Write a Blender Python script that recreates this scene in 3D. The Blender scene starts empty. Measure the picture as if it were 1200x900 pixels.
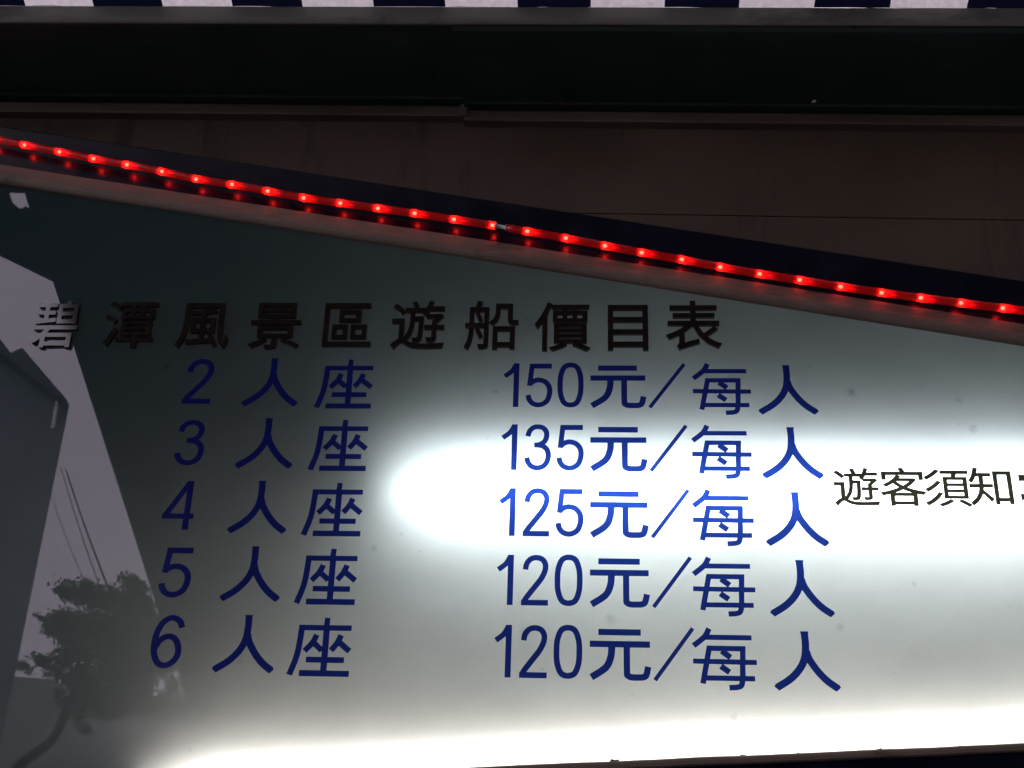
import bpy, bmesh, math, random
import numpy as np
from mathutils import Vector, Matrix
from mathutils.geometry import tessellate_polygon

random.seed(7)
np.random.seed(7)
rad = math.radians
S = bpy.context.scene
COL = S.collection
EYE = 1.6                      # eye height; sign coordinates below are relative to it

# ------------------------------------------------------------------ camera
cam = bpy.data.cameras.new('camera')
cam.sensor_width = 36.0
cam.lens = 42.0
cam.clip_start, cam.clip_end = 0.05, 500
cam_o = bpy.data.objects.new('camera', cam)
COL.objects.link(cam_o)
_r = Vector((0.99774305, 0.06076111, 0.02858133))
_u = Vector((-0.00173967, -0.40211507, 0.91558749))
_f = Vector((-0.0671251, 0.91357077, 0.40110181))
cam_o.matrix_world = Matrix(((_r.x, _u.x, -_f.x, 0), (_r.y, _u.y, -_f.y, -1.75),
                             (_r.z, _u.z, -_f.z, EYE), (0, 0, 0, 1)))
S.camera = cam_o

# ------------------------------------------------------------------ world, sun, exposure
SUN_EL, SUN_AZ = rad(55), rad(20)
w = bpy.data.worlds.new('World')
S.world = w
w.use_nodes = True
nt = w.node_tree
sky = nt.nodes.new('ShaderNodeTexSky')
sky.sky_type = 'NISHITA'
sky.sun_disc = False
sky.sun_elevation, sky.sun_rotation = SUN_EL, SUN_AZ
sky.dust_density, sky.air_density = 4.0, 1.0
ov = nt.nodes.new('ShaderNodeMix')               # overcast: the blue is veiled by even cloud
ov.data_type = 'RGBA'
ov.inputs['Factor'].default_value = 0.9
ov.inputs['B'].default_value = (12.6, 10.9, 13.5, 1)
nt.links.new(sky.outputs['Color'], ov.inputs['A'])
bg = nt.nodes['Background']
nt.links.new(ov.outputs['Result'], bg.inputs['Color'])
bg.inputs['Strength'].default_value = 0.15
sun = bpy.data.lights.new('sun', 'SUN')
sun.energy, sun.angle, sun.color = 0.5, rad(25), (1.0, 0.96, 0.9)
sun_o = bpy.data.objects.new('sun', sun)
COL.objects.link(sun_o)
_d = Vector((math.sin(SUN_AZ) * math.cos(SUN_EL), math.cos(SUN_AZ) * math.cos(SUN_EL), math.sin(SUN_EL)))
sun_o.rotation_euler = _d.to_track_quat('Z', 'Y').to_euler()
sun_o.location = (2, 4, 8)
vs = S.view_settings
vs.view_transform, vs.look = 'Standard', 'None'
vs.exposure, vs.gamma, vs.use_curve_mapping = 1.0, 1.0, False
S.cycles.use_denoising = True
S.cycles.max_bounces = 10
S.cycles.transparent_max_bounces = 16
S.cycles.sample_clamp_indirect = 2.5

# ------------------------------------------------------------------ helpers
def mat(name):
    m = bpy.data.materials.new(name)
    m.use_nodes = True
    return m, m.node_tree, m.node_tree.nodes['Principled BSDF']

def N(t, kind, **inp):
    n = t.nodes.new('ShaderNode' + kind)
    for k, v in inp.items():
        n.inputs[k.replace('_', ' ')].default_value = v
    return n

def noise(t, scale, detail=4, rough=0.55, stretch=None):
    tc = N(t, 'TexCoord')
    src = tc.outputs['Object']
    if stretch:
        mp = N(t, 'Mapping'); mp.inputs['Scale'].default_value = stretch
        t.links.new(src, mp.inputs['Vector']); src = mp.outputs['Vector']
    n = N(t, 'TexNoise', Scale=scale, Detail=detail, Roughness=rough)
    t.links.new(src, n.inputs['Vector'])
    return n

def ramp(t, src, stops):
    r = N(t, 'ValToRGB')
    e = r.color_ramp.elements
    while len(e) < len(stops): e.new(0.5)
    for el, (p, c) in zip(e, stops):
        el.position = p; el.color = (*c, 1) if len(c) == 3 else c
    t.links.new(src, r.inputs['Fac'])
    return r

def worn(name, c0, c1, scale=12, rough=0.5, spec=0.5, bump=0.0, stretch=None, bscale=80, metallic=0.0, rvar=0.15):
    m, t, p = mat(name)
    n = noise(t, scale, 6, 0.6, stretch)
    r = ramp(t, n.outputs['Fac'], [(0.3, c0), (0.7, c1)])
    t.links.new(r.outputs['Color'], p.inputs['Base Color'])
    r2 = ramp(t, n.outputs['Fac'], [(0.3, (max(rough - rvar, 0.02),) * 3), (0.7, (min(rough + rvar, 1),) * 3)])
    t.links.new(r2.outputs['Color'], p.inputs['Roughness'])
    p.inputs['Specular IOR Level'].default_value = spec
    p.inputs['Metallic'].default_value = metallic
    if bump:
        nb = noise(t, bscale, 4, 0.6)
        b = N(t, 'Bump', Strength=bump, Distance=0.002)
        t.links.new(nb.outputs['Fac'], b.inputs['Height'])
        t.links.new(b.outputs['Normal'], p.inputs['Normal'])
    return m

def obj(name, verts, faces, m, parent=None, smooth=False):
    me = bpy.data.meshes.new(name)
    me.from_pydata([tuple(v) for v in verts], [], [tuple(f) for f in faces])
    me.update()
    if smooth:
        for p in me.polygons: p.use_smooth = True
    o = bpy.data.objects.new(name, me)
    if m: me.materials.append(m)
    COL.objects.link(o)
    o.parent = parent
    return o

def bobj(name, bm, m, parent=None, smooth=False):
    bmesh.ops.recalc_face_normals(bm, faces=bm.faces)
    me = bpy.data.meshes.new(name)
    bm.to_mesh(me); bm.free()
    if smooth:
        for p in me.polygons: p.use_smooth = True
    if m: me.materials.append(m)
    o = bpy.data.objects.new(name, me)
    COL.objects.link(o)
    o.parent = parent
    return o

def thing(name, label, cat, loc=(0, 0, 0), group=None):
    o = bpy.data.objects.new(name, None)
    o.empty_display_size = 0.1
    o.location = loc
    COL.objects.link(o)
    return tag(o, label, cat, group)

def tag(o, label, cat=None, group=None, kind=None):
    o['label'] = label
    if cat: o['category'] = cat
    if group: o['group'] = group
    if kind: o['kind'] = kind
    return o

def reparent(o, p):
    """p sits at p.location with no rotation: keep world coordinates of mesh o"""
    o.parent = p
    o.location = o.location - p.location
    return o

def extrude(profile, a, b, closed=True, n=1, wob=0.0):
    """profile [(y, dz)] swept from a=(x,z) to b=(x,z); capped prism"""
    bm = bmesh.new()
    rings = []
    for i in range(n + 1):
        s = i / n
        x = a[0] + (b[0] - a[0]) * s; z = a[1] + (b[1] - a[1]) * s
        j = random.uniform(-wob, wob) if wob and 0 < i < n else 0
        rings.append([bm.verts.new((x, y + j, z + dz + j)) for y, dz in profile])
    k = len(profile)
    for r0, r1 in zip(rings, rings[1:]):
        for i in range(k if closed else k - 1):
            bm.faces.new((r0[i], r0[(i + 1) % k], r1[(i + 1) % k], r1[i]))
    if closed:
        bm.faces.new(rings[0]); bm.faces.new(rings[-1])
    return bm

def box_bm(x0, x1, y0, y1, z0, z1, bevel=0.0):
    bm = bmesh.new()
    bmesh.ops.create_cube(bm, size=1)
    for v in bm.verts:
        v.co = Vector(((x0 + x1) / 2 + v.co.x * (x1 - x0), (y0 + y1) / 2 + v.co.y * (y1 - y0), (z0 + z1) / 2 + v.co.z * (z1 - z0)))
    if bevel:
        bmesh.ops.bevel(bm, geom=bm.edges[:], offset=bevel, segments=2, affect='EDGES')
    return bm

def tube_bm(pts, r, seg=12, cap=True):
    bm = bmesh.new()
    rings = []
    P = [Vector(p) for p in pts]
    for i, p in enumerate(P):
        t = (P[min(i + 1, len(P) - 1)] - P[max(i - 1, 0)]).normalized()
        ref = Vector((0, 1, 0)) if abs(t.y) < 0.9 else Vector((0, 0, 1))
        u = t.cross(ref).normalized(); v = t.cross(u)
        rr = r[i] if isinstance(r, (list, tuple)) else r
        rings.append([bm.verts.new(p + (u * math.cos(a) + v * math.sin(a)) * rr) for a in [2 * math.pi * k / seg for k in range(seg)]])
    for r0, r1 in zip(rings, rings[1:]):
        for i in range(seg):
            bm.faces.new((r0[i], r0[(i + 1) % seg], r1[(i + 1) % seg], r1[i]))
    if cap:
        bm.faces.new(rings[0]); bm.faces.new(rings[-1])
    return bm

def spline(pts, n=8, closed=False):
    P = [np.array(p, float) for p in pts]
    out = []
    m = len(P)
    rng = range(m if closed else m - 1)
    for i in rng:
        if closed:
            p0, p1, p2, p3 = P[i - 1], P[i], P[(i + 1) % m], P[(i + 2) % m]
        else:
            p0, p1, p2, p3 = P[max(i - 1, 0)], P[i], P[i + 1], P[min(i + 2, m - 1)]
        for k in range(n):
            t = k / n
            out.append(0.5 * (2 * p1 + (p2 - p0) * t + (2 * p0 - 5 * p1 + 4 * p2 - p3) * t * t + (3 * p1 - p0 - 3 * p2 + p3) * t ** 3))
    if not closed: out.append(P[-1])
    return out

# ------------------------------------------------------------------ materials
def panel_material():
    m, t, p = mat('milky_acrylic')
    t.nodes.remove(p)
    tc = N(t, 'TexCoord')
    # grime: a few soft specks and a faint cloudiness that dim the sheet
    big = noise(t, 3.0, 5, 0.6, (1, 1, 1.6))
    cloud = ramp(t, big.outputs['Fac'], [(0.3, (0.80,) * 3), (0.7, (1, 1, 1))])
    fine = noise(t, 560.0, 2, 0.75)
    fr = ramp(t, fine.outputs['Fac'], [(0.30, (0.86,) * 3), (0.70, (1.0, 1.0, 1.0))])
    sp = noise(t, 22.0, 3, 0.6)
    spr = ramp(t, sp.outputs['Fac'], [(0.25, (0.66,) * 3), (0.32, (1, 1, 1))])
    mul = N(t, 'Mix'); mul.data_type = 'RGBA'; mul.blend_type = 'MULTIPLY'; mul.inputs['Factor'].default_value = 1
    t.links.new(cloud.outputs['Color'], mul.inputs['A']); t.links.new(fr.outputs['Color'], mul.inputs['B'])
    mul2 = N(t, 'Mix'); mul2.data_type = 'RGBA'; mul2.blend_type = 'MULTIPLY'; mul2.inputs['Factor'].default_value = 1
    t.links.new(mul.outputs['Result'], mul2.inputs['A']); t.links.new(spr.outputs['Color'], mul2.inputs['B'])
    last = mul2
    rs = random.Random(5)
    spots = [(-.332, 2.094, .007), (-.291, 2.117, .004), (-.261, 2.091, .004), (.027, 1.992, .011), (.359, 1.985, .009), (.569, 2.342, .008), (.406, 2.355, .010), (.584, 2.295, .010), (.20, 1.855, .008), (-.098, 1.971, .012), (.47, 2.05, .006), (.62, 2.25, .007)]
    wob = noise(t, 130.0, 3, 0.6)
    for x_, z_, r_ in spots:
        dv = N(t, 'VectorMath'); dv.operation = 'DISTANCE'
        t.links.new(tc.outputs['Object'], dv.inputs[0]); dv.inputs[1].default_value = (x_, 0, z_)
        q = N(t, 'Math'); q.operation = 'MULTIPLY_ADD'; q.inputs[1].default_value = r_ * 1.6
        t.links.new(wob.outputs['Fac'], q.inputs[0]); t.links.new(dv.outputs['Value'], q.inputs[2])
        mr = N(t, 'MapRange'); mr.interpolation_type = 'SMOOTHSTEP'
        for k_, v_ in zip(('From Min', 'From Max', 'To Min', 'To Max'), (r_ * 0.6, r_ * 1.9, rs.uniform(.62, .8), 1.0)): mr.inputs[k_].default_value = v_
        t.links.new(q.outputs[0], mr.inputs['Value'])
        mq = N(t, 'Mix'); mq.data_type = 'RGBA'; mq.blend_type = 'MULTIPLY'; mq.inputs['Factor'].default_value = 1
        t.links.new(last.outputs['Result'], mq.inputs['A']); t.links.new(mr.outputs['Result'], mq.inputs['B'])
        last = mq
    tint = N(t, 'Mix'); tint.data_type = 'RGBA'; tint.blend_type = 'MULTIPLY'; tint.inputs['Factor'].default_value = 1
    tint.inputs['B'].default_value = (0.605, 0.592, 0.57, 1)
    t.links.new(last.outputs['Result'], tint.inputs['A'])
    tr = N(t, 'BsdfTranslucent'); t.links.new(tint.outputs['Result'], tr.inputs['Color'])
    df = N(t, 'BsdfDiffuse', Color=(0.008, 0.027, 0.032, 1))
    # two faint scratches, as lines in the sheet's own plane
    acc = None
    for (xa, za), (xb, zb), hw in (((-0.586, 2.445), (-0.443, 2.353), 0.0007), ((-0.53, 2.30), (-0.42, 2.355), 0.0005), ((-0.70, 2.16), (-0.66, 2.11), 0.0005)):
        mp = N(t, 'Mapping'); mp.vector_type = 'TEXTURE'
        L = math.hypot(xb - xa, zb - za)
        mp.inputs['Location'].default_value = ((xa + xb) / 2, 0, (za + zb) / 2)
        mp.inputs['Rotation'].default_value = (0, -math.atan2(zb - za, xb - xa), 0)
        mp.inputs['Scale'].default_value = (L / 2, 1, hw)
        t.links.new(tc.outputs['Object'], mp.inputs['Vector'])
        sx = N(t, 'SeparateXYZ'); t.links.new(mp.outputs['Vector'], sx.inputs[0])
        prev = None
        for ax in ('X', 'Z'):
            ab = N(t, 'Math'); ab.operation = 'ABSOLUTE'; t.links.new(sx.outputs[ax], ab.inputs[0])
            lt = N(t, 'Math'); lt.operation = 'SUBTRACT'; lt.use_clamp = True; lt.inputs[0].default_value = 1.0; t.links.new(ab.outputs[0], lt.inputs[1])
            if prev:
                mm = N(t, 'Math'); mm.operation = 'MULTIPLY'; t.links.new(prev.outputs[0], mm.inputs[0]); t.links.new(lt.outputs[0], mm.inputs[1]); prev = mm
            else: prev = lt
        if acc:
            sm = N(t, 'Math'); sm.operation = 'ADD'; sm.use_clamp = True; t.links.new(acc.outputs[0], sm.inputs[0]); t.links.new(prev.outputs[0], sm.inputs[1]); acc = sm
        else: acc = prev
    sc = N(t, 'Mix'); sc.data_type = 'RGBA'
    sc.inputs['A'].default_value = (0.008, 0.027, 0.032, 1); sc.inputs['B'].default_value = (0.14, 0.14, 0.12, 1)
    dust = ramp(t, fine.outputs['Fac'], [(0.30, (0.45,) * 3), (0.72, (1.0, 1.0, 1.0))])
    dm = N(t, 'Mix'); dm.data_type = 'RGBA'; dm.blend_type = 'MULTIPLY'; dm.inputs['Factor'].default_value = 1
    t.links.new(acc.outputs[0], sc.inputs['Factor']); t.links.new(sc.outputs['Result'], dm.inputs['A']); t.links.new(dust.outputs['Color'], dm.inputs['B'])
    t.links.new(dm.outputs['Result'], df.inputs['Color'])
    add = N(t, 'AddShader')
    t.links.new(tr.outputs[0], add.inputs[0]); t.links.new(df.outputs[0], add.inputs[1])
    gl = N(t, 'BsdfGlossy', Roughness=0.012)
    fre = N(t, 'Fresnel', IOR=1.49)
    mx = N(t, 'MixShader')
    t.links.new(fre.outputs[0], mx.inputs[0]); t.links.new(add.outputs[0], mx.inputs[1]); t.links.new(gl.outputs[0], mx.inputs[2])
    t.links.new(mx.outputs[0], t.nodes['Material Output'].inputs['Surface'])
    return m

def film_material(name, trans, diff, rough=0.08):
    """coloured vinyl film: lets the light box shine through tinted"""
    m, t, p = mat(name)
    t.nodes.remove(p)
    tp = N(t, 'BsdfTransparent', Color=(*trans, 1))
    df = N(t, 'BsdfDiffuse', Color=(*diff, 1))
    add = N(t, 'AddShader')
    t.links.new(tp.outputs[0], add.inputs[0]); t.links.new(df.outputs[0], add.inputs[1])
    gl = N(t, 'BsdfGlossy', Roughness=rough)
    fre = N(t, 'Fresnel', IOR=1.45)
    half = N(t, 'Math'); half.operation = 'MULTIPLY'; half.inputs[1].default_value = 0.6
    t.links.new(fre.outputs[0], half.inputs[0])
    mx = N(t, 'MixShader')
    t.links.new(half.outputs[0], mx.inputs[0]); t.links.new(add.outputs[0], mx.inputs[1]); t.links.new(gl.outputs[0], mx.inputs[2])
    t.links.new(mx.outputs[0], t.nodes['Material Output'].inputs['Surface'])
    return m

def emit_material(name, col, strength):
    m, t, p = mat(name)
    t.nodes.remove(p)
    e = N(t, 'Emission', Color=(*col, 1), Strength=strength)
    t.links.new(e.outputs[0], t.nodes['Material Output'].inputs['Surface'])
    return m

def rope_material():
    m, t, p = mat('red_rope_pvc')
    t.nodes.remove(p)
    tp = N(t, 'BsdfTransparent', Color=(0.95, 0.20, 0.20, 1))
    tr = N(t, 'BsdfTranslucent', Color=(0.85, 0.03, 0.04, 1))
    df = N(t, 'BsdfDiffuse', Color=(0.35, 0.01, 0.015, 1))
    m1 = N(t, 'MixShader', Fac=0.25)
    t.links.new(tr.outputs[0], m1.inputs[1]); t.links.new(df.outputs[0], m1.inputs[2])
    m2 = N(t, 'MixShader', Fac=0.3)
    t.links.new(m1.outputs[0], m2.inputs[1]); t.links.new(tp.outputs[0], m2.inputs[2])
    gl = N(t, 'BsdfGlossy', Roughness=0.15)
    fre = N(t, 'Fresnel', IOR=1.45)
    mx = N(t, 'MixShader')
    t.links.new(fre.outputs[0], mx.inputs[0]); t.links.new(m2.outputs[0], mx.inputs[1]); t.links.new(gl.outputs[0], mx.inputs[2])
    t.links.new(mx.outputs[0], t.nodes['Material Output'].inputs['Surface'])
    return m

def fabric_material():
    m, t, p = mat('striped_awning_cloth')
    t.nodes.remove(p)
    tc = N(t, 'TexCoord')
    sx = N(t, 'SeparateXYZ'); t.links.new(tc.outputs['Object'], sx.inputs[0])
    a = N(t, 'Math'); a.operation = 'ADD'; a.inputs[1].default_value = 0.5085 + 0.12615 * 40
    t.links.new(sx.outputs['X'], a.inputs[0])
    b = N(t, 'Math'); b.operation = 'MODULO'; b.inputs[1].default_value = 0.2523
    t.links.new(a.outputs[0], b.inputs[0])
    c = N(t, 'Math'); c.operation = 'LESS_THAN'; c.inputs[1].default_value = 0.12615
    t.links.new(b.outputs[0], c.inputs[0])
    weave = noise(t, 90, 4, 0.7)
    wr = ramp(t, weave.outputs['Fac'], [(0.3, (0.68, 0.655, 0.63)), (0.7, (0.88, 0.86, 0.83))])
    mx = N(t, 'Mix'); mx.data_type = 'RGBA'
    mx.inputs['A'].default_value = (0.004, 0.005, 0.015, 1)
    t.links.new(c.outputs[0], mx.inputs['Factor']); t.links.new(wr.outputs['Color'], mx.inputs['B'])
    tr = N(t, 'BsdfTranslucent'); df = N(t, 'BsdfDiffuse')
    bp = N(t, 'Bump', Strength=0.6, Distance=0.002)
    t.links.new(weave.outputs['Fac'], bp.inputs['Height'])
    for s in (tr, df):
        t.links.new(mx.outputs['Result'], s.inputs['Color']); t.links.new(bp.outputs['Normal'], s.inputs['Normal'])
    ms = N(t, 'MixShader', Fac=0.8)
    t.links.new(tr.outputs[0], ms.inputs[1]); t.links.new(df.outputs[0], ms.inputs[2])
    t.links.new(ms.outputs[0], t.nodes['Material Output'].inputs['Surface'])
    return m

def tube_material(name, col, strength, x0, x1):
    m = emit_material(name, col, strength)
    t = m.node_tree; e = t.nodes['Emission']
    tc = N(t, 'TexCoord'); sx = N(t, 'SeparateXYZ'); t.links.new(tc.outputs['Object'], sx.inputs[0])
    mr = N(t, 'MapRange'); mr.interpolation_type = 'SMOOTHSTEP'
    for k, v in zip(('From Min', 'From Max', 'To Min', 'To Max'), (x0, x1, strength * 0.12, strength)): mr.inputs[k].default_value = v
    t.links.new(sx.outputs['X'], mr.inputs['Value']); t.links.new(mr.outputs['Result'], e.inputs['Strength'])
    return m

M_PANEL = panel_material()
M_BLUE = film_material('blue_vinyl', (0.010, 0.032, 0.20), (0.006, 0.007, 0.085))
M_BLACKV = film_material('black_vinyl', (0.012, 0.010, 0.006), (0.008, 0.008, 0.007))
M_RAISED = worn('dark_brown_acrylic', (0.010, 0.007, 0.006), (0.018, 0.012, 0.010), 30, 0.07, 0.42, rvar=0.03)
M_MOULD = worn('taupe_moulding', (0.125, 0.095, 0.072), (0.20, 0.155, 0.12), 9, 0.6, 0.2, 0.25, (0.25, 1, 3), 60)
M_NAVY = worn('gloss_navy_paint', (0.0022, 0.003, 0.009), (0.005, 0.006, 0.016), 14, 0.2, 0.32, 0.10, None, 25, rvar=0.06)
M_BOXIN = worn('dusty_box_interior', (0.035, 0.037, 0.036), (0.06, 0.06, 0.057), 6, 0.8)
M_HOOD = worn('white_sheet_metal', (0.50, 0.47, 0.43), (0.64, 0.60, 0.55), 8, 0.5)
M_TRAY = worn('bounce_tray_grey', (0.135, 0.130, 0.118), (0.20, 0.192, 0.176), 5, 0.8)  # grey of the added tray, set by how much light it returns
M_TUBE1 = tube_material('cool_fluorescent', (0.79, 0.93, 1.0), 15.5, -0.335, -0.215)
M_TUBE2 = tube_material('neutral_fluorescent', (1.0, 0.985, 0.94), 5.3, -0.66, -0.50)
M_CAPMETAL = worn('tube_end_cap', (0.4, 0.4, 0.4), (0.5, 0.5, 0.5), 40, 0.35, 0.5, metallic=0.8)
M_GRIME = worn('grime', (0.02, 0.017, 0.012), (0.05, 0.04, 0.03), 60, 0.9)
M_ROPE = rope_material()
M_LED = emit_material('red_led', (1.0, 0.13, 0.07), 30.0)
M_GLOW = emit_material('red_glow_cone', (1.0, 0.012, 0.02), 1.3)
M_LEDDISC = worn('led_back_disc', (0.03, 0.003, 0.004), (0.05, 0.006, 0.006), 50, 0.5)
M_CLEAR = worn('grey_connector', (0.35, 0.33, 0.33), (0.6, 0.58, 0.58), 60, 0.25)
M_WALL = worn('brown_board', (0.090, 0.064, 0.042), (0.125, 0.090, 0.060), 5, 0.6, 0.3, 0.3, (1, 1, 1), 120)
def stain(m, scale, stretch, lo, hi, dark):
    t = m.node_tree; p = t.nodes['Principled BSDF']
    src = p.inputs['Base Color'].links[0].from_socket
    n = noise(t, scale, 5, 0.65, stretch)
    r = ramp(t, n.outputs['Fac'], [(lo, (dark,) * 3), (hi, (1, 1, 1))])
    mx = N(t, 'Mix'); mx.data_type = 'RGBA'; mx.blend_type = 'MULTIPLY'; mx.inputs['Factor'].default_value = 1
    t.links.new(src, mx.inputs['A']); t.links.new(r.outputs['Color'], mx.inputs['B'])
    t.links.new(mx.outputs['Result'], p.inputs['Base Color'])
stain(M_WALL, 9, (1.6, 1, 0.22), 0.33, 0.46, 0.62)
stain(M_WALL, 500, (1, 1, 1), 0.3, 0.7, 0.72)
stain(M_WALL, 34, (1, 1, 0.8), 0.24, 0.29, 0.35)
M_STRIP = worn('brown_trim', (0.085, 0.068, 0.05), (0.15, 0.12, 0.09), 12, 0.5, 0.4, 0.3, (0.3, 1, 2), 60)
M_GUTTER = worn('dark_green_gutter', (0.010, 0.034, 0.029), (0.017, 0.052, 0.045), 8, 0.4, 0.4, 0.15)
M_LIP = worn('grey_flashing', (0.085, 0.085, 0.07), (0.14, 0.137, 0.115), 10, 0.5, 0.4, 0.2, (0.3, 1, 1))
stain(M_MOULD, 30, (0.3, 1, 1), 0.32, 0.42, 0.55)
stain(M_LIP, 20, (0.4, 1, 1), 0.33, 0.45, 0.6)
stain(M_GUTTER, 400, (1, 1, 1), 0.3, 0.7, 0.6)
stain(M_MOULD, 420, (1, 1, 1), 0.3, 0.7, 0.75)
M_CLOTH = fabric_material()
M_GROUND = worn('ground_paving', (0.05, 0.05, 0.05), (0.09, 0.085, 0.08), 3, 0.85, 0.3, 0.4)
M_CANOPY = worn('dark_canopy_sheet', (0.012, 0.028, 0.032), (0.02, 0.04, 0.045), 2, 0.7, 0.3)
M_BWALL = worn('grey_render', (0.10, 0.13, 0.14), (0.16, 0.19, 0.20), 0.6, 0.85, 0.2)
M_ROOF = worn('dark_roof_tiles', (0.05, 0.055, 0.06), (0.08, 0.085, 0.09), 2, 0.8, 0.2)
M_GLASS = worn('dark_window_glass', (0.01, 0.012, 0.014), (0.02, 0.022, 0.025), 2, 0.08, 0.5)
M_BARK = worn('bark', (0.04, 0.032, 0.025), (0.08, 0.065, 0.05), 9, 0.9, 0.2, 0.5)
M_LEAF = worn('leaf_green', (0.03, 0.055, 0.028), (0.06, 0.10, 0.05), 2, 0.6, 0.3)
M_CABLE = worn('black_cable', (0.01, 0.01, 0.01), (0.02, 0.02, 0.02), 5, 0.6)
M_HILL = worn('hazy_hillside', (0.13, 0.15, 0.145), (0.20, 0.215, 0.20), 0.15, 0.95, 0.1)  # distance haze put into the hillside colour as a paler tone
M_WPIPE = worn('white_pipe', (0.7, 0.7, 0.7), (0.8, 0.8, 0.8), 5, 0.4)

# ------------------------------------------------------------------ setting: ground, wall, hill
g = obj('ground', [(-90, -110, 0), (90, -110, 0), (90, 0.30, 0), (-90, 0.30, 0)], [(0, 1, 2, 3)], M_GROUND)
tag(g, 'dark paved ground in front of the sign', kind='structure')

FALL = -0.0275                                    # gutter, trim and board joint all fall to the right
def fz(x, z0): return z0 + FALL * (x + 0.157)
wall = bobj('wall', box_bm(-4, 4, 0.165, 0.30, 0, 3.4), M_WALL)
tag(wall, 'dim brown board wall behind the price sign', kind='structure')
for zt, zb, dy in ((3.30, 2.7780, 0.0), (2.7771, 2.30, 0.0015), (2.298, 1.70, 0.0), (1.698, 0.9, 0.001), (0.898, 0.02, 0.0)):
    bm = bmesh.new()
    vs_ = [bm.verts.new((x, y, fz(x, z))) for y in (0.140 + dy, 0.1645) for x, z in ((-3.9, zb), (3.9, zb), (3.9, zt), (-3.9, zt))]
    for f in ((0, 1, 2, 3), (4, 7, 6, 5), (0, 4, 5, 1), (1, 5, 6, 2), (2, 6, 7, 3), (3, 7, 4, 0)): bm.faces.new([vs_[i] for i in f])
    bmesh.ops.bevel(bm, geom=bm.edges[:], offset=0.0006, segments=1, affect='EDGES')
    bobj('board', bm, M_WALL, wall)

# ------------------------------------------------------------------ gutter with its trim, above the sign
gut = thing('gutter', 'dark green gutter running along the top below the striped awning', 'gutter', (0, 0, 2.993))
GP = [(0.128, 0.0), (0.102, 0.0), (0.098, -0.003), (0.094, 0.0), (-0.104, 0.0), (-0.112, 0.004), (-0.1165, 0.012), (-0.1165, 0.028),
      (-0.113, 0.028), (-0.113, 0.012), (-0.104, 0.005), (0.124, 0.004), (0.124, 0.09), (0.128, 0.09)]
TP = [(0.138, -0.0265), (0.118, -0.0265), (0.1165, -0.024), (0.1165, -0.006), (0.120, -0.0015), (0.138, -0.0015)]
LP = [(-0.1175, 0.004), (-0.1178, 0.0005), (-0.1195, 0.0008), (-0.1212, 0.003), (-0.1225, 0.0065), (-0.1233, 0.011), (-0.1235, 0.016), (-0.1235, 0.0335), (-0.1215, 0.036), (-0.1175, 0.036)]
XJ = -0.2403
for x0, x1, up in ((-3.6, XJ, 0.0085), (XJ - 0.004, 3.6, -0.0015)):
    for nm, prof, m_ in (('gutter_channel', GP, M_GUTTER), ('trim_strip', TP, M_STRIP)):
        o = bobj(nm, extrude(prof, (x0, fz(x0, 2.993) + up), (x1, fz(x1, 2.993) + up)), m_)
        reparent(o, gut)
o = bobj('front_flashing', extrude(LP, (-3.6, fz(-3.6, 2.993)), (3.6, fz(3.6, 2.993))), M_LIP); reparent(o, gut)
o = bobj('joint_cover', box_bm(XJ - 0.014, XJ + 0.003, 0.112, 0.137, fz(XJ, 2.993) - 0.0205, fz(XJ, 2.993) + 0.006, 0.002), M_LIP); reparent(o, gut)
bm = bmesh.new(); bmesh.ops.create_uvsphere(bm, u_segments=10, v_segments=6, radius=0.0042)
bmesh.ops.scale(bm, vec=(1, 1, 0.6), verts=bm.verts); bmesh.ops.translate(bm, vec=(0.4066, 0.085, fz(0.4066, 2.993) - 0.0025), verts=bm.verts)
o = bobj('rivet', bm, M_CLEAR, smooth=True); reparent(o, gut)

# ------------------------------------------------------------------ striped cloth awning rising outward from the gutter
nx, ny = 240, 30
V, F = [], []
for j in range(ny + 1):
    s = j / ny
    for i in range(nx + 1):
        x = -3.5 + 7.0 * i / nx
        y = -0.122 - 1.45 * s
        ed = math.sin(x * 50) * 0.0007 + math.sin(x * 131 + 1) * 0.0005 + math.sin(x * 17) * 0.0008
        z = fz(x, 3.0285) + 0.55 * 1.45 * s - 0.03 * math.sin(math.pi * s) + 0.004 * math.sin(x * 5.2 + s * 3) * s + ed * max(0, 1 - s * 8)
        V.append((x, y, z))
for j in range(ny):
    for i in range(nx):
        a = j * (nx + 1) + i
        F.append((a, a + 1, a + nx + 2, a + nx + 1))
awn = thing('awning', 'white and navy striped cloth awning along the top edge', 'awning', (0, -0.12, 3.03))
o = obj('cloth', V, F, M_CLOTH, smooth=True); reparent(o, awn)
o = bobj('front_bar', tube_bm([(-3.5, -1.575, 3.82), (3.5, -1.575, 3.66)], 0.02), M_LIP, smooth=True); reparent(o, awn)

# ------------------------------------------------------------------ the light-box sign
def ztop(x): return EYE + 0.9655 - 0.1853 * x
def zbot(x): return EYE + 0.1872 + 0.0644 * x
XL, XR = -1.36, 1.32
sign = thing('price_sign', 'lit white boat fare sign with blue prices and slanted top', 'sign', (0, 0.0, 1.6))

def part(o): return reparent(o, sign)

pn = part(obj('face_panel', [(XL, 0, zbot(XL)), (XR, 0, zbot(XR)), (XR, 0, ztop(XR)), (XL, 0, ztop(XL))], [(0, 1, 2, 3)], M_PANEL))

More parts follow.
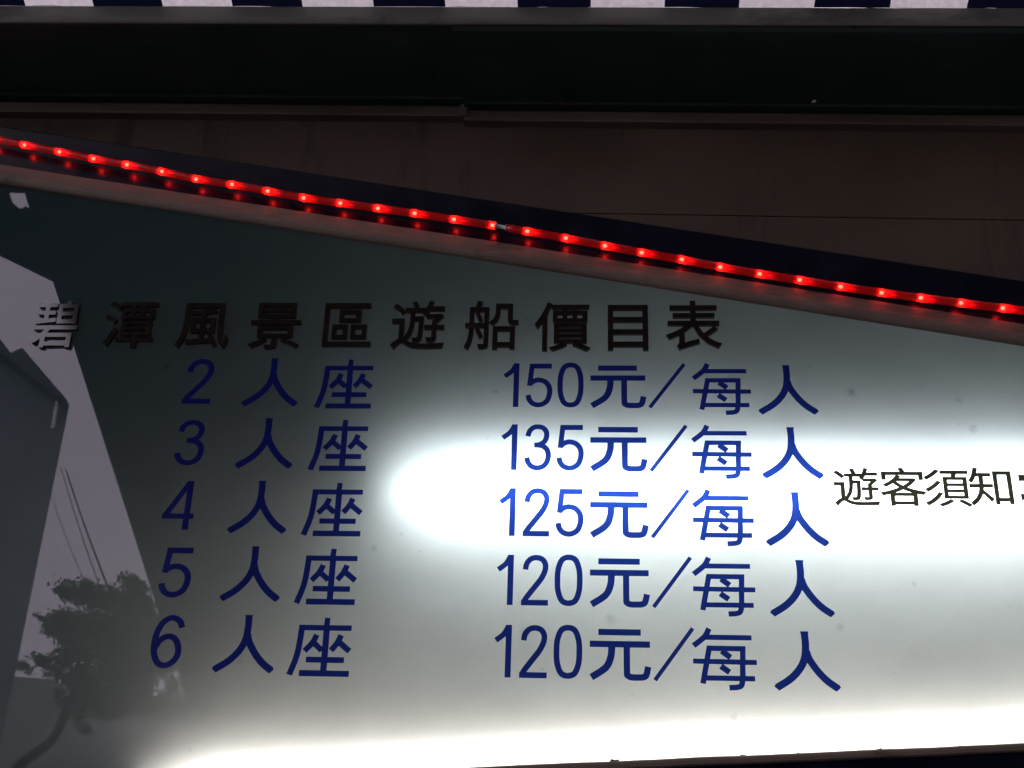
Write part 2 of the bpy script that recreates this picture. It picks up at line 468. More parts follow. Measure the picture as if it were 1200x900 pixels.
# casing: back and four side walls, closed round the tubes
bm = bmesh.new()
def quad(a, b, c, d): bm.faces.new([bm.verts.new(p) for p in (a, b, c, d)])
YB = 0.125
quad((XL, YB, zbot(XL)), (XR, YB, zbot(XR)), (XR, YB, ztop(XR)), (XL, YB, ztop(XL)))
quad((XL, 0.002, zbot(XL)), (XR, 0.002, zbot(XR)), (XR, YB, zbot(XR)), (XL, YB, zbot(XL)))
quad((XL, 0.002, ztop(XL)), (XR, 0.002, ztop(XR)), (XR, YB, ztop(XR)), (XL, YB, ztop(XL)))
quad((XL, 0.002, zbot(XL)), (XL, 0.002, ztop(XL)), (XL, YB, ztop(XL)), (XL, YB, zbot(XL)))
quad((XR, 0.002, zbot(XR)), (XR, 0.002, ztop(XR)), (XR, YB, ztop(XR)), (XR, YB, zbot(XR)))
part(bobj('box_lining', bm, M_BOXIN))

# fascias (navy) above and below, as closed prisms running along the sloping edges
TOPF = [(0.0, 0.030), (0.0, 0.114), (0.004, 0.118), (0.132, 0.118), (0.132, 0.004), (0.003, 0.004), (0.003, 0.030)]
part(bobj('upper_fascia', extrude(TOPF, (XL, ztop(XL)), (XR, ztop(XR))), M_NAVY))
BOTF = [(-0.001, -0.011), (-0.001, -0.13), (0.003, -0.134), (0.132, -0.134), (0.132, -0.004), (0.004, -0.004), (0.004, -0.011)]
part(bobj('lower_fascia', extrude(BOTF, (XL, zbot(XL)), (XR, zbot(XR))), M_NAVY))
# rounded taupe mouldings
MT = [(-0.0015, -0.0055), (-0.006, -0.0062), (-0.010, -0.0045), (-0.0128, -0.0005), (-0.0138, 0.006), (-0.0132, 0.0115), (-0.0105, 0.0145),
      (-0.0102, 0.0165), (-0.0098, 0.026), (-0.0085, 0.0305), (-0.0055, 0.0325), (-0.0015, 0.0325)]
part(bobj('upper_moulding', extrude(MT, (XL, ztop(XL)), (XR, ztop(XR)), n=60, wob=0.00022), M_MOULD))
MB = [(-0.0018, 0.0015), (-0.006, 0.002), (-0.009, 0.0005), (-0.0098, -0.003), (-0.009, -0.0075), (-0.006, -0.0095), (-0.0018, -0.0098)]
part(bobj('lower_moulding', extrude(MB, (XL, zbot(XL)), (XR, zbot(XR)), n=70, wob=0.0006), M_MOULD))
for sx in (XL, XR):
    part(bobj('end_cap', box_bm(sx - 0.012, sx + 0.012, -0.012, 0.131, zbot(sx) - 0.13, ztop(sx) + 0.115, 0.003), M_NAVY))

# two fluorescent tubes behind the face
for (xa, za), (xb, zb), m_ in (((-0.325, EYE + 0.589), (1.215, EYE + 0.593), M_TUBE1), ((-0.65, zbot(-0.65) + 0.006), (0.94, zbot(0.94) + 0.018), M_TUBE2)):
    yt = 0.050 if m_ is M_TUBE1 else 0.026
    tb = part(bobj('fluorescent_tube', tube_bm([(xa + (xb - xa) * q, yt, za + (zb - za) * q) for q in np.linspace(0, 1, 61)], 0.013, 12, cap=False), m_, smooth=True))
    d = Vector((xb - xa, 0, zb - za)).normalized() * 0.03
    for (x, z), s in (((xa, za), -1), ((xb, zb), 1)):
        c = bobj('tube_cap', tube_bm([(x, yt, z), (x + s * d.x, yt, z + s * d.z)], 0.0138, 16), M_CAPMETAL)
        c.parent = tb; c.location = -tb.location - sign.location
# unseen tray added below the hood to bounce light onto the lower face
part(obj('bounce_tray', [(XL + .01, 0.121, zbot(XL) + .004), (XR - .01, 0.121, zbot(XR) + .004), (XR - .01, 0.121, EYE + 0.5985 + .030), (XL + .01, 0.121, EYE + 0.584 + .030)], [(0, 1, 2, 3)], M_TRAY))
# hood added over the upper tube: fades light above, bounces it below
HP = [(0.123, 0.037), (0.060, 0.0348), (0.0425, 0.0315), (0.0420, 0.0302), (0.060, 0.0331), (0.123, 0.035)]
part(bobj('cutoff_hood', extrude(HP, (-0.42, EYE + 0.5887), (1.26, EYE + 0.5931)), M_HOOD))
# grime caught along the lower edge, seen against the light
for x, s in ((0.032, 0.007), (0.210, 0.0045), (0.286, 0.0035), (0.398, 0.005), (0.509, 0.0035)):
    bm = bmesh.new(); bmesh.ops.create_icosphere(bm, subdivisions=3, radius=1)
    for v in bm.verts:
        k = 1 + 0.35 * math.sin(v.co.x * 5 + x * 40) * math.cos(v.co.z * 4)
        v.co = Vector((x + v.co.x * s * 0.95 * k, -0.004 + v.co.y * 0.003, zbot(x) + 0.001 + v.co.z * s * 0.5 * k))
    part(bobj('grime_lump', bm, M_GRIME, smooth=True))

# ------------------------------------------------------------------ lettering
def contour_mesh(strokes, H=200, pad=0.08):
    """union of stroked polylines -> filled outline (marching squares), em units"""
    allp = np.concatenate([np.array(s[0], float) for s in strokes])
    wmax = max(s[1] for s in strokes)
    lo = allp.min(0) - wmax - 0.02; hi = allp.max(0) + wmax + 0.02
    h = 1.0 / H
    nx_, nz_ = (np.ceil((hi - lo) / h).astype(int) + 1)
    X, Z = np.meshgrid(lo[0] + h * np.arange(nx_), lo[1] + h * np.arange(nz_), indexing='ij')
    D = np.full(X.shape, 9.0)
    for s in strokes:
        P = np.array(s[0], float); r = s[1] * 0.535; closed = len(s) > 2 and s[2] == 'c'
        n = len(P)
        for i in range(n if closed else n - 1):
            a, b = P[i], P[(i + 1) % n]
            L = np.hypot(*(b - a))
            if L < 1e-6: continue
            t = (b - a) / L
            u = (X - a[0]) * t[0] + (Z - a[1]) * t[1]
            v_ = np.abs(-(X - a[0]) * t[1] + (Z - a[1]) * t[0])
            D = np.minimum(D, np.maximum(v_ - r, np.maximum(-u, u - L)))
            if closed or (i > 0 and min(np.hypot(*(a - P[0])), np.hypot(*(a - P[-1]))) > r):
                D = np.minimum(D, np.hypot(X - a[0], Z - a[1]) - r)
    return outline_mesh(D, X, Z)

def outline_mesh(D, X, Z):
    D[np.abs(D) < 1e-7] = 1e-7
    neg = D < 0
    cells = np.argwhere((neg[:-1, :-1] + neg[1:, :-1].astype(int) + neg[:-1, 1:] + neg[1:, 1:]) % 4 != 0)
    nxt, pos = {}, {}
    def pt(e):
        if e not in pos:
            (i, j, k) = e
            a = (i, j); b = (i + 1, j) if k == 0 else (i, j + 1)
            da, db = D[a], D[b]; s_ = da / (da - db)
            pos[e] = (X[a] + (X[b] - X[a]) * s_, Z[a] + (Z[b] - Z[a]) * s_)
        return e
    for i, j in cells:
        c = [(i, j), (i + 1, j), (i + 1, j + 1), (i, j + 1)]
        ed = [(i, j, 0), (i + 1, j, 1), (i, j + 1, 0), (i, j, 1)]
        ins = [neg[q] for q in c]
        enter = [k for k in range(4) if ins[k] and not ins[(k + 1) % 4]]
        leave = [k for k in range(4) if not ins[k] and ins[(k + 1) % 4]]
        for k in enter:                      # outline keeps the inside on its left
            l = min(leave, key=lambda q: (k - q) % 4)
            nxt[pt(ed[k])] = pt(ed[l])
    loops = []
    todo = set(nxt)
    while todo:
        s0 = next(iter(todo)); lp = []; e = s0
        while e in todo:
            todo.discard(e); lp.append(pos[e]); e = nxt[e]
        if len(lp) > 8: loops.append(lp)
    def rdp(p, eps):
        if len(p) < 3: return p
        a, b = np.array(p[0]), np.array(p[-1]); q = np.array(p)
        ab = b - a; L = np.hypot(*ab)
        d = np.abs(ab[0] * (q[:, 1] - a[1]) - ab[1] * (q[:, 0] - a[0])) / L if L > 1e-9 else np.hypot(*(q - a).T)
        k = int(d.argmax())
        if d[k] < eps: return [p[0], p[-1]]
        return rdp(p[:k + 1], eps)[:-1] + rdp(p[k:], eps)
    out = []
    for lp in loops:
        k = len(lp) // 2
        q = rdp(lp[:k + 1], 0.0016)[:-1] + rdp(lp[k:] + lp[:1], 0.0016)[:-1]
        if len(q) > 2: out.append(q)
    area = lambda l: sum(l[i - 1][0] * l[i][1] - l[i][0] * l[i - 1][1] for i in range(len(l))) / 2
    def inside(p, l):
        c = False
        for (x0, y0), (x1, y1) in zip(l, l[1:] + l[:1]):
            if (y0 > p[1]) != (y1 > p[1]) and p[0] < (x1 - x0) * (p[1] - y0) / (y1 - y0) + x0: c = not c
        return c
    sgn = area(max(out, key=lambda l: abs(area(l))))
    flat, tris = [], []
    for l in [l for l in out if area(l) * sgn > 0]:
        grp = [l] + [q for q in out if area(q) * sgn < 0 and inside(q[0], l)]
        base = len(flat)
        flat += [Vector((x, 0, z)) for g_ in grp for x, z in g_]
        tris += [[base + i for i in t] for t in tessellate_polygon([[Vector((x, z, 0)) for x, z in g_] for g_ in grp])]
    me = bpy.data.meshes.new('character')
    me.from_pydata([tuple(p) for p in flat], [], [tuple(t) for t in tris])
    me.update()
    me['loops'] = [len(l) for l in out]
    if me.polygons and sum(p.normal.y * p.area for p in me.polygons) > 0: me.flip_normals()
    return me

sp = spline
G = {}
G['座'] = [([(.585, .935), (.575, .79)], .085), ([(.14, .773), (.986, .773)], .083),
          (sp([(.178, .815), (.165, .55), (.132, .30), (.045, .02)]), .092),
          (sp([(.43, .66), (.37, .53), (.255, .40)], 4), .09), ([(.375, .545), (.535, .41)], .085),
          (sp([(.825, .66), (.77, .53), (.68, .415)], 4), .09), ([(.79, .555), (.98, .405)], .088),
          ([(.583, .73), (.587, .05)], .096), ([(.29, .264), (.905, .264)], .086), ([(.20, .05), (1.0, .05)], .09)]
G['人'] = [(sp([(.492, .905), (.50, .70), (.475, .50), (.393, .33), (.24, .17), (.03, .035)]), .105),
          (sp([(.505, .60), (.545, .47), (.668, .28), (.80, .14), (.945, .035)]), .105), ([(.432, .892), (.556, .892)], .03), ([(.0, .064), (.062, .008)], .03), ([(.915, .008), (.978, .066)], .03)]
G['元'] = [([(.144, .77), (.844, .77)], .098), ([(.004, .574), (.99, .574)], .098),
          (sp([(.365, .56), (.35, .37), (.265, .19), (.03, .03)]), .108),
          (sp([(.61, .56), (.61, .13), (.622, .07), (.675, .042), (.78, .038), (.875, .045), (.925, .085), (.955, .215)]), .098)]
G['每'] = [(sp([(.275, .985), (.20, .85), (.02, .70)]), .085), ([(.21, .842), (.946, .842)], .08), ([(.235, .665), (.84, .665)], .08),
          ([(.273, .70), (.15, .10)], .082), (sp([(.80, .70), (.785, .40), (.772, .17), (.73, .065), (.56, .042)]), .082),
          ([(.175, .19), (.97, .19)], .078), ([(.005, .455), (1.01, .448)], .076), ([(.46, .625), (.60, .52)], .09), ([(.44, .38), (.575, .285)], .09)]
G['／'] = [([(0.02, 0.01), (.60, .80)], .058)]
G['1'] = [([(.245, 1.0), (.245, 0)], .108), (sp([(.232, .965), (.15, .82), (.0, .70)], 5), .10)]
G['2'] = [(sp([(.085, .705), (.105, .82), (.18, .915), (.29, .948), (.41, .915), (.475, .81), (.465, .68), (.39, .52), (.24, .32), (.105, .14), (.062, .05)]), .104),
          ([(.01, .052), (.535, .052)], .104)]
G['3'] = [(sp([(.068, .735), (.095, .84), (.165, .92), (.26, .948), (.37, .925), (.442, .84), (.45, .73), (.405, .62), (.30, .555), (.20, .545)]), .102),
          (sp([(.24, .548), (.37, .525), (.465, .44), (.492, .30), (.45, .15), (.36, .07), (.25, .05), (.15, .085), (.08, .17), (.055, .27)]), .102)]
G['4'] = [([(.435, 1.0), (.435, 0.0)], .10), ([(.415, .965), (.05, .285)], .095), ([(.0, .275), (.56, .275)], .098)]
G['5'] = [([(.10, .935), (.535, .935)], .106), ([(.125, .985), (.075, .485)], .10),
          (sp([(.075, .515), (.15, .585), (.26, .617), (.39, .58), (.48, .47), (.497, .32), (.45, .155), (.36, .075), (.255, .05), (.145, .085), (.075, .17), (.05, .275)]), .104)]
G['6'] = [(sp([(.50, .765), (.455, .88), (.36, .945), (.27, .945), (.16, .86), (.085, .68), (.062, .45), (.09, .24), (.165, .095), (.28, .05), (.395, .10), (.475, .22), (.485, .36),
               (.43, .52), (.33, .595), (.225, .58), (.13, .49), (.075, .36)]), .102)]
G['0'] = [(sp([(.27, .95), (.40, .90), (.472, .72), (.488, .50), (.472, .28), (.40, .10), (.27, .05), (.14, .10), (.068, .28), (.052, .50), (.068, .72), (.14, .90)], 6, True), .104, 'c')]
G[':'] = [([(0.0, .12), (.16, .12)], .15)]
GM = {}
def glyph(ch):
    if ch not in GM: GM[ch] = contour_mesh(G[ch])
    return GM[ch]

def put(ch, x, z, sx, sz, m_, name, y=-0.0008, label=None):
    key = ch + m_.name
    if key not in GM:
        me = glyph(ch).copy(); me.name = name; me.materials.append(m_); GM[key] = me
    o = bpy.data.objects.new(name, GM[key])
    COL.objects.link(o)
    o.parent = sign
    o.location = Vector((x, y, z + EYE)) - sign.location
    o.scale = (sx, 1, sz)
    if label: o['label'] = label
    return o

ROW = 0.10593
left = [('2', -0.6655, .079), ('3', -0.664, .077), ('4', -0.6685, .0795), ('5', -0.6575, .078), ('6', -0.656, .0785)]
price = ['150', '135', '125', '120', '120']
for k in range(5):
    dz = -ROW * k
    ch, x, s = left[k]
    put(ch, x, 0.7325 + dz, s * 1.13, s, M_BLUE, 'blue_character')
    put('人', (-.5655, -.5630, -.5618, -.5603, -.5580)[k], 0.7285 + dz, .0935, .0935, M_BLUE, 'blue_character')
    put('座', -0.4465, 0.7243 + dz, .0925, .0925, M_BLUE, 'blue_character')
    for c, px in zip(price[k], (-0.1405, -0.106, -0.0555)):
        put(c, px, 0.7280 + dz, .0765, .0765 if c != '0' else .0775, M_BLUE, 'blue_character')
    put('元', -0.0035, 0.7279 + dz, .0885, .0885, M_BLUE, 'blue_character')
    put('／', 0.0885, 0.7270 + dz, .0965, .0955, M_BLUE, 'blue_character')
    put('每', (.1582, .1538, .1516, .1484, .1450)[k], 0.7155 + dz, .0905, .0895, M_BLUE, 'blue_character')
    put('人', 0.2600, 0.7175 + dz, .0940, .0925, M_BLUE, 'blue_character')

def font_outline(ch, grow):
    """outline of a character of Blender's own default font, thickened by grow (em)"""
    c = bpy.data.curves.new('letter', 'FONT')
    c.body = ch; c.size = 1.0; c.resolution_u = 3; c.fill_mode = 'NONE'
    tmp = bpy.data.objects.new('letter', c)
    COL.objects.link(tmp)
    dg = bpy.context.evaluated_depsgraph_get()
    me = bpy.data.meshes.new_from_object(tmp.evaluated_get(dg))
    E_ = np.array([[me.vertices[i].co[:2] for i in e.vertices] for e in me.edges])
    bpy.data.objects.remove(tmp); bpy.data.curves.remove(c); bpy.data.meshes.remove(me)
    h = 1 / 200
    lo = E_.min((0, 1)) - 0.06; hi = E_.max((0, 1)) + 0.06
    X, Z = np.meshgrid(np.arange(lo[0], hi[0], h) + 1.7e-4, np.arange(lo[1], hi[1], h) + 1.3e-4, indexing='ij')
    D = np.full(X.shape, 9.0); ins = np.zeros(X.shape, bool)
    for (a, b) in E_:
        ab = b - a; L2 = ab @ ab
        if L2 < 1e-12: continue
        u = np.clip(((X - a[0]) * ab[0] + (Z - a[1]) * ab[1]) / L2, 0, 1)
        D = np.minimum(D, (X - a[0] - u * ab[0]) ** 2 + (Z - a[1] - u * ab[1]) ** 2)
        if a[1] != b[1]:
            ins ^= ((a[1] > Z) != (b[1] > Z)) & (X < ab[0] * (Z - a[1]) / ab[1] + a[0])
    D = np.sqrt(D)
    return outline_mesh(np.where(ins, -D, D) - grow, X, Z)

def font_char(ch, cx, z0, em, m_, name, thick=0.0, grow=0.0, xs=1.0, y=-0.0008):
    me = font_outline(ch, grow)
    xs_ = [v.co.x for v in me.vertices]
    mid = (min(xs_) + max(xs_)) / 2
    for v in me.vertices:
        v.co = Vector(((v.co.x - mid) * em * xs, y, (v.co.z + 0.08) * em))
    if thick:                                   # cut from thick sheet: front face plus sides
        bm = bmesh.new(); bm.from_mesh(me)
        bmesh.ops.remove_doubles(bm, verts=bm.verts, dist=1e-6)
        r = bmesh.ops.extrude_face_region(bm, geom=bm.faces[:])
        bmesh.ops.translate(bm, vec=(0, -thick, 0), verts=[v for v in r['geom'] if isinstance(v, bmesh.types.BMVert)])
        bmesh.ops.recalc_face_normals(bm, faces=bm.faces)
        bm.to_mesh(me); bm.free()
    me.name = name
    me.materials.clear(); me.materials.append(m_)
    o = bpy.data.objects.new(name, me)
    COL.objects.link(o)
    o.parent = sign
    o.location = Vector((cx, 0, z0 + EYE)) - sign.location
    return o

# raised heading characters
for ch, cx, z0 in zip('碧潭風景區遊船價目表', (-0.8985, -0.7713, -0.6455, -0.5240, -0.4026, -0.2858, -0.1644, -0.0488, 0.0574, 0.1630),
                      (.8340, .8338, .8335, .8318, .8318, .8312, .8308, .8280, .8285, .8300)):
    font_char(ch, cx, z0 - 0.0025, 0.0935, M_RAISED, 'raised_character', 0.0065, 0.010, 1.0 if ch != '碧' else 0.88, -0.0003)
# small black notice heading
for ch, cx, z0 in zip('遊客須知', (0.3995, 0.4690, 0.5345, 0.5985), (.5690, .5695, .5690, .5710)):
    font_char(ch, cx, z0, 0.0645, M_BLACKV, 'black_character', 0, 0.010, 1.11)
put(':', 0.6412, 0.5773, 0.064, 0.0625, M_BLACKV, 'colon_dot')
put(':', 0.6412, 0.6073, 0.064, 0.0625, M_BLACKV, 'colon_dot')

# ------------------------------------------------------------------ red rope light on the upper fascia
LED = [(-1.0833, 2.841), (-1.0153, 2.8254), (-0.948, 2.8098), (-0.8829, 2.7945), (-0.8202, 2.7811), (-0.7548, 2.7661), (-0.6913, 2.7494), (-0.6261, 2.7381), (-0.5611, 2.7235),
       (-0.4967, 2.709), (-0.4318, 2.698), (-0.3659, 2.6871), (-0.3021, 2.6763), (-0.2343, 2.6639), (-0.1686, 2.6517), (-0.1093, 2.6395), (-0.0448, 2.6258), (0.0205, 2.6106),
       (0.081, 2.5972), (0.1464, 2.5839), (0.2084, 2.5692), (0.2712, 2.5561), (0.3349, 2.5448), (0.3992, 2.532), (0.4631, 2.5208), (0.5238, 2.5114), (0.5854, 2.5019), (0.6491, 2.4926), (0.7123, 2.4833)]
YR = -0.020
LED = [(-1.2163, 2.871), (-1.150, 2.856)] + LED + [(0.776, 2.473), (0.840, 2.462)]
rope = thing('rope_light', 'red rope light glowing along the slanted top of the sign', 'rope light', (-0.16, YR, 2.65))
def at(s):                                        # point along the LED polyline, s in LED steps
    i = min(int(s), len(LED) - 2); t = s - i
    a, b = LED[i], LED[i + 1]
    return (a[0] + (b[0] - a[0]) * t, YR, a[1] + (b[1] - a[1]) * t)
J = 16
for s0, s1 in ((0.0, J + 0.10), (J + 0.40, len(LED) - 1)):
    ss = np.linspace(s0, s1, 90)
    pts = []
    for q in ss:
        i0 = max(q - 0.5, s0); i1 = min(q + 0.5, s1)
        a, b, c = at(i0), at(q), at(i1)
        pts.append(tuple((a[k] + 2 * b[k] + c[k]) / 4 for k in range(3)) if s0 < q < s1 else b)
    o = bobj('rope_section', tube_bm(pts, 0.0068, 16), M_ROPE, smooth=True); reparent(o, rope)
o = bobj('connector', tube_bm([at(J + 0.07), at(J + 0.12), at(J + 0.13), at(J + 0.37), at(J + 0.38), at(J + 0.43)], [0.0058, 0.0058, 0.0034, 0.0034, 0.0058, 0.0058], 12), M_CLEAR, smooth=True)
reparent(o, rope)
dirx = Vector((0.98, 0, -0.199)).normalized()
rotm = dirx.to_track_quat('X', 'Z').to_matrix()
def led_meshes():
    bm = bmesh.new(); bmesh.ops.create_uvsphere(bm, u_segments=12, v_segments=8, radius=0.0030)
    bmesh.ops.scale(bm, vec=(1.25, 1, 1), verts=bm.verts)
    a = bpy.data.meshes.new('led'); bm.to_mesh(a); bm.free(); a.materials.append(M_LED)
    bm = tube_bm([(0.0035, 0, 0), (0.008, 0, 0), (0.014, 0, 0), (0.025, 0, 0)], [0.0026, 0.0034, 0.0022, 0.0003], 10)  # glowing cone added in place of light scattered along the rope
    b = bpy.data.meshes.new('glow_cone'); bm.to_mesh(b); bm.free(); b.materials.append(M_GLOW)
    bm = tube_bm([(-0.0065, 0, 0), (-0.0036, 0, 0)], 0.0042, 12)  # opaque disc added behind each LED so its glow runs rightward
    c = bpy.data.meshes.new('led_back_disc'); bm.to_mesh(c); bm.free(); c.materials.append(M_LEDDISC)
    return a, b, c
lm = led_meshes()
for i, (x, z) in enumerate(LED):
    if i in (0, len(LED) - 1): continue
    root = None
    for nm, me in zip(('led', 'glow_cone', 'led_back_disc'), lm):
        if nm == 'glow_cone' and i == J: continue        # the last lamp before the joint
        o = bpy.data.objects.new(nm, me); COL.objects.link(o)
        if root is None:
            root = o; o.parent = rope
            o.location = Vector((x, YR, z)) - rope.location
            o.rotation_euler = rotm.to_euler()
        else:
            o.parent = root

# ------------------------------------------------------------------ what the glossy face mirrors: canopy, building, tree, cables, woods
ZC = 5.0
outline = [(-5.823, -14.084), (-3.27, -4.459), (-3.456, -4.146), (-3.72, -3.86), (-3.283, -3.476), (-3.104, -3.49), (-3.129, -3.596), (-3.117, -3.657), (-3.07, -3.627), (-3.06, -3.658), (-2.993, -3.423),
           (-3.248, -3.403), (-3.9, -3.25), (-6.0, -2.9), (-6.2, -2.15), (9, -2.15), (12, -24), (-8.45, -24)]
bm = bmesh.new()
lo = [bm.verts.new((x, y, ZC)) for x, y in outline]
hi = [bm.verts.new((x, y, ZC + 0.012)) for x, y in outline]
n = len(outline)
tri = tessellate_polygon([[Vector((x, y, 0)) for x, y in outline]])
for t_ in tri:
    bm.faces.new([lo[i] for i in t_]); bm.faces.new([hi[i] for i in t_])
for i in range(n): bm.faces.new((lo[i], lo[(i + 1) % n], hi[(i + 1) % n], hi[i]))
can = thing('canopy', 'dark ragged-edged canopy mirrored across the upper part of the sign', 'canopy', (2, -12, 0))
reparent(bobj('roof_sheet', bm, M_CANOPY), can)
for x, y in ((8.5, -3), (10.5, -23), (-7.6, -23.5), (9.5, -13)):
    reparent(bobj('post', tube_bm([(x, y, 0), (x, y, ZC)], 0.07, 10), M_CANOPY, smooth=True), can)
reparent(bobj('rear_screen', box_bm(-8.4, 12, -24.1, -24.0, 0, ZC), M_CANOPY), can)
reparent(bobj('side_screen', box_bm(11.9, 12.0, -23.9, -2.2, 0, ZC), M_CANOPY), can)

bld = thing('building', 'dark building with a pitched roof mirrored at the left edge of the sign', 'building', (-16, -26, 0))
bm = bmesh.new()
prof = [(-26, 0), (-11.66, 0), (-11.55, 11.35), (-13.08, 12.55), (-14.5, 12.9), (-26, 12.9)]
fr_ = [bm.verts.new((x, -22, z)) for x, z in prof]; bk_ = [bm.verts.new((x - 7, -34, z * 0.8)) for x, z in prof]
bm.faces.new(fr_); bm.faces.new(bk_)
for i in range(len(prof)): bm.faces.new((fr_[i], fr_[(i + 1) % 6], bk_[(i + 1) % 6], bk_[i]))
reparent(bobj('wall', bm, M_BWALL), bld)
RP = [(-11.40, 11.36), (-11.50, 11.52), (-12.74, 12.76), (-12.98, 12.64), (-13.3, 12.98), (-14.5, 13.05), (-26.2, 13.05), (-26.2, 12.92), (-14.5, 12.92), (-13.08, 12.57)]
bm = bmesh.new()
a_ = [bm.verts.new((x, -21.7, z)) for x, z in RP]; b_ = [bm.verts.new((x - 7.2, -34.3, z * 0.8)) for x, z in RP]
bm.faces.new(a_); bm.faces.new(b_)
for i in range(len(RP)): bm.faces.new((a_[i], a_[(i + 1) % len(RP)], b_[(i + 1) % len(RP)], b_[i]))
reparent(bobj('roof', bm, M_ROOF), bld)
reparent(bobj('vent_pipe', tube_bm([(-11.78, -21.9, 10.9), (-11.78, -21.9, 11.7)], 0.045, 8), M_WPIPE), bld)
for zz in (2.0, 5.0, 8.0):
    for xx in (-13.6, -16.6, -19.6):
        wn = bobj('window', box_bm(xx - 0.7, xx + 0.7, -22.04, -21.97, zz, zz + 1.5), M_WPIPE); reparent(wn, bld)
        pa = bobj('pane', box_bm(xx - 0.62, xx + 0.62, -22.06, -22.0, zz + 0.08, zz + 1.42), M_GLASS); pa.parent = wn; pa.location = -bld.location

tree = thing('tree', 'leafy tree mirrored in the lower left of the sign', 'tree', (-7.6, -14, 0))
tr_pts = sp([(-8.3, -14, 0), (-7.95, -14, 1.9), (-7.45, -14, 3.02), (-7.04, -14, 3.42), (-6.90, -14, 3.85), (-6.72, -14, 4.5), (-6.6, -14, 5.1)], 6)
bm = tube_bm(tr_pts, [0.10 - 0.075 * i / (len(tr_pts) - 1) for i in range(len(tr_pts))], 10)
for e, z0 in (((-7.35, -13.8, 4.35), 4.0), ((-5.9, -14.2, 4.5), 3.9), ((-6.1, -13.7, 5.2), 4.3), ((-7.0, -14.3, 5.1), 4.4), ((-5.7, -14.1, 4.1), 3.7)):
    st = min(tr_pts, key=lambda p: abs(p[2] - z0))
    b2 = tube_bm(sp([tuple(st), tuple((np.array(st) + np.array(e)) / 2 + np.array((0, 0, .12))), e], 5), [0.04 - 0.003 * i for i in range(11)], 7)
    me_ = bpy.data.meshes.new('t'); b2.to_mesh(me_); b2.free(); bm.from_mesh(me_); bpy.data.meshes.remove(me_)
reparent(bobj('trunk', bm, M_BARK, smooth=True), tree)
rng = np.random.default_rng(3)
K = 0.00346                                       # crown laid out on a 900-unit grid, in metres
def cx_(u, v): return -7.95 + u * K * 1.04 + (v - 300) * 0.0006
def cz_(v): return 6.015 - v * K * 0.953
leafy = [(240, 185, 45), (310, 170, 36), (205, 190, 18), (480, 145, 36), (515, 185, 46), (390, 215, 58), (300, 215, 50), (545, 255, 38), (450, 230, 60), (205, 300, 38), (145, 303, 16), (172, 345, 34),
         (260, 320, 62), (360, 320, 78), (480, 310, 80), (570, 330, 50), (610, 315, 26), (610, 410, 52), (225, 385, 46), (300, 400, 80), (420, 410, 90), (520, 420, 80), (215, 465, 44), (145, 478, 26), (125, 470, 14),
         (65, 500, 22), (188, 520, 36), (300, 510, 60), (390, 500, 60), (480, 500, 80), (590, 480, 58), (670, 470, 40), (330, 590, 60), (250, 555, 38), (420, 590, 70), (510, 570, 46), (640, 560, 30),
         (600, 625, 42), (665, 640, 42), (705, 670, 34), (500, 640, 50), (410, 650, 52), (560, 650, 50), (640, 665, 40), (690, 560, 26), (285, 625, 34), (345, 665, 42), (270, 690, 30), (225, 640, 26), (300, 740, 22), (470, 640, 44), (200, 600, 20)]
gaps = [(322, 480, 24), (197, 575, 22), (318, 680, 24), (480, 690, 26), (580, 580, 22), (718, 590, 28), (655, 566, 14), (290, 262, 15), (240, 255, 11), (412, 238, 12), (392, 262, 10), (650, 335, 22), (668, 392, 22), (365, 286, 9), (205, 410, 14)]
LV, LF = [], []
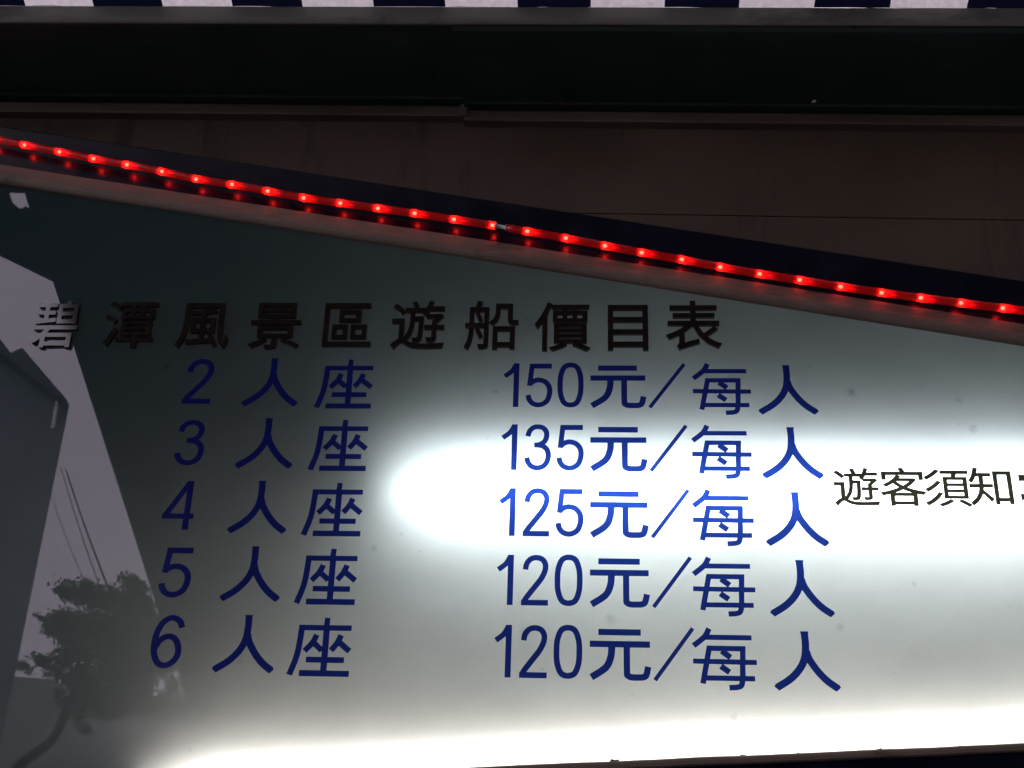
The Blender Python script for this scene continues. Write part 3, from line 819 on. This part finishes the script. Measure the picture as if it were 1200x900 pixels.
for bu, bv, brr in leafy:
    br = brr * K
    for _ in range(int(560 * (br / 0.2) ** 2) + 30):
        d = rng.normal(size=3); d /= np.linalg.norm(d)
        rr = br * rng.uniform(0.1, 1.0) ** 0.45 * (1 + 0.25 * math.sin(7 * d[0] + bu) * math.cos(6 * d[2] + bv))
        c = np.array((cx_(bu, bv), -14 + rng.normal() * 0.12, cz_(bv))) + d * rr
        gv = (6.015 - c[2]) / (K * 0.953); gu = (c[0] + 7.95 - (gv - 300) * 0.0006) / (K * 1.04)
        if any((gu - a) ** 2 + (gv - b_) ** 2 * 0.6 < (r2 + rng.normal() * 5) ** 2 for a, b_, r2 in gaps): continue
        t1 = rng.normal(size=3); t1 /= np.linalg.norm(t1)
        t2 = np.cross(t1, rng.normal(size=3)); t2 /= np.linalg.norm(t2)
        L_, W_ = rng.uniform(.022, .045), rng.uniform(.012, .022)
        k = len(LV)
        LV += [tuple(c - t1 * L_), tuple(c + t2 * W_), tuple(c + t1 * L_), tuple(c - t2 * W_)]
        LF.append((k, k + 1, k + 2, k + 3))
reparent(obj('crown', LV, LF, M_LEAF), tree)

for A_, B_, r_, lb in (((-11.248, -21.95, 9.822), (-7.093, -15.0, 5.809), .016, 'thickest black cable mirrored above the tree in the sign'),
                       ((-11.368, -21.95, 9.86), (-7.186, -15.0, 5.757), .009, 'middle black cable mirrored above the tree in the sign'),
                       ((-11.49, -21.95, 9.3), (-7.339, -15.0, 5.679), .006, 'thinnest cable on the left mirrored above the tree in the sign')):
    A_, B_ = Vector(A_), Vector(B_)
    a = B_ + (A_ - B_) * 1.09; b = A_ + (B_ - A_) * 1.12
    pts = [tuple(a.lerp(b, s) + Vector((0, 0, -0.05 * math.sin(math.pi * s)))) for s in np.linspace(0, 1, 16)]
    tag(bobj('overhead_cable', tube_bm(pts, r_, 6), M_CABLE, smooth=True), lb, 'cable', 'overhead cables')

V, F = [], []
nh = 120
for i in range(nh + 1):
    x = -80 + 160 * i / nh
    h = 14.2 + 2.2 / (1 + math.exp((x + 38.5) * 0.9)) + 0.15 * math.sin(x * 0.9) + random.uniform(-.12, .12)
    V += [(x, -70, -0.2), (x, -78, h * 0.75), (x, -86, h), (x, -100, -0.2)]
for i in range(nh):
    for k in range(3):
        a = i * 4 + k
        F.append((a, a + 1, a + 5, a + 4))
tag(obj('hill', V, F, M_HILL, smooth=True), 'far hillside behind the tree, with haze in its colour', kind='structure')
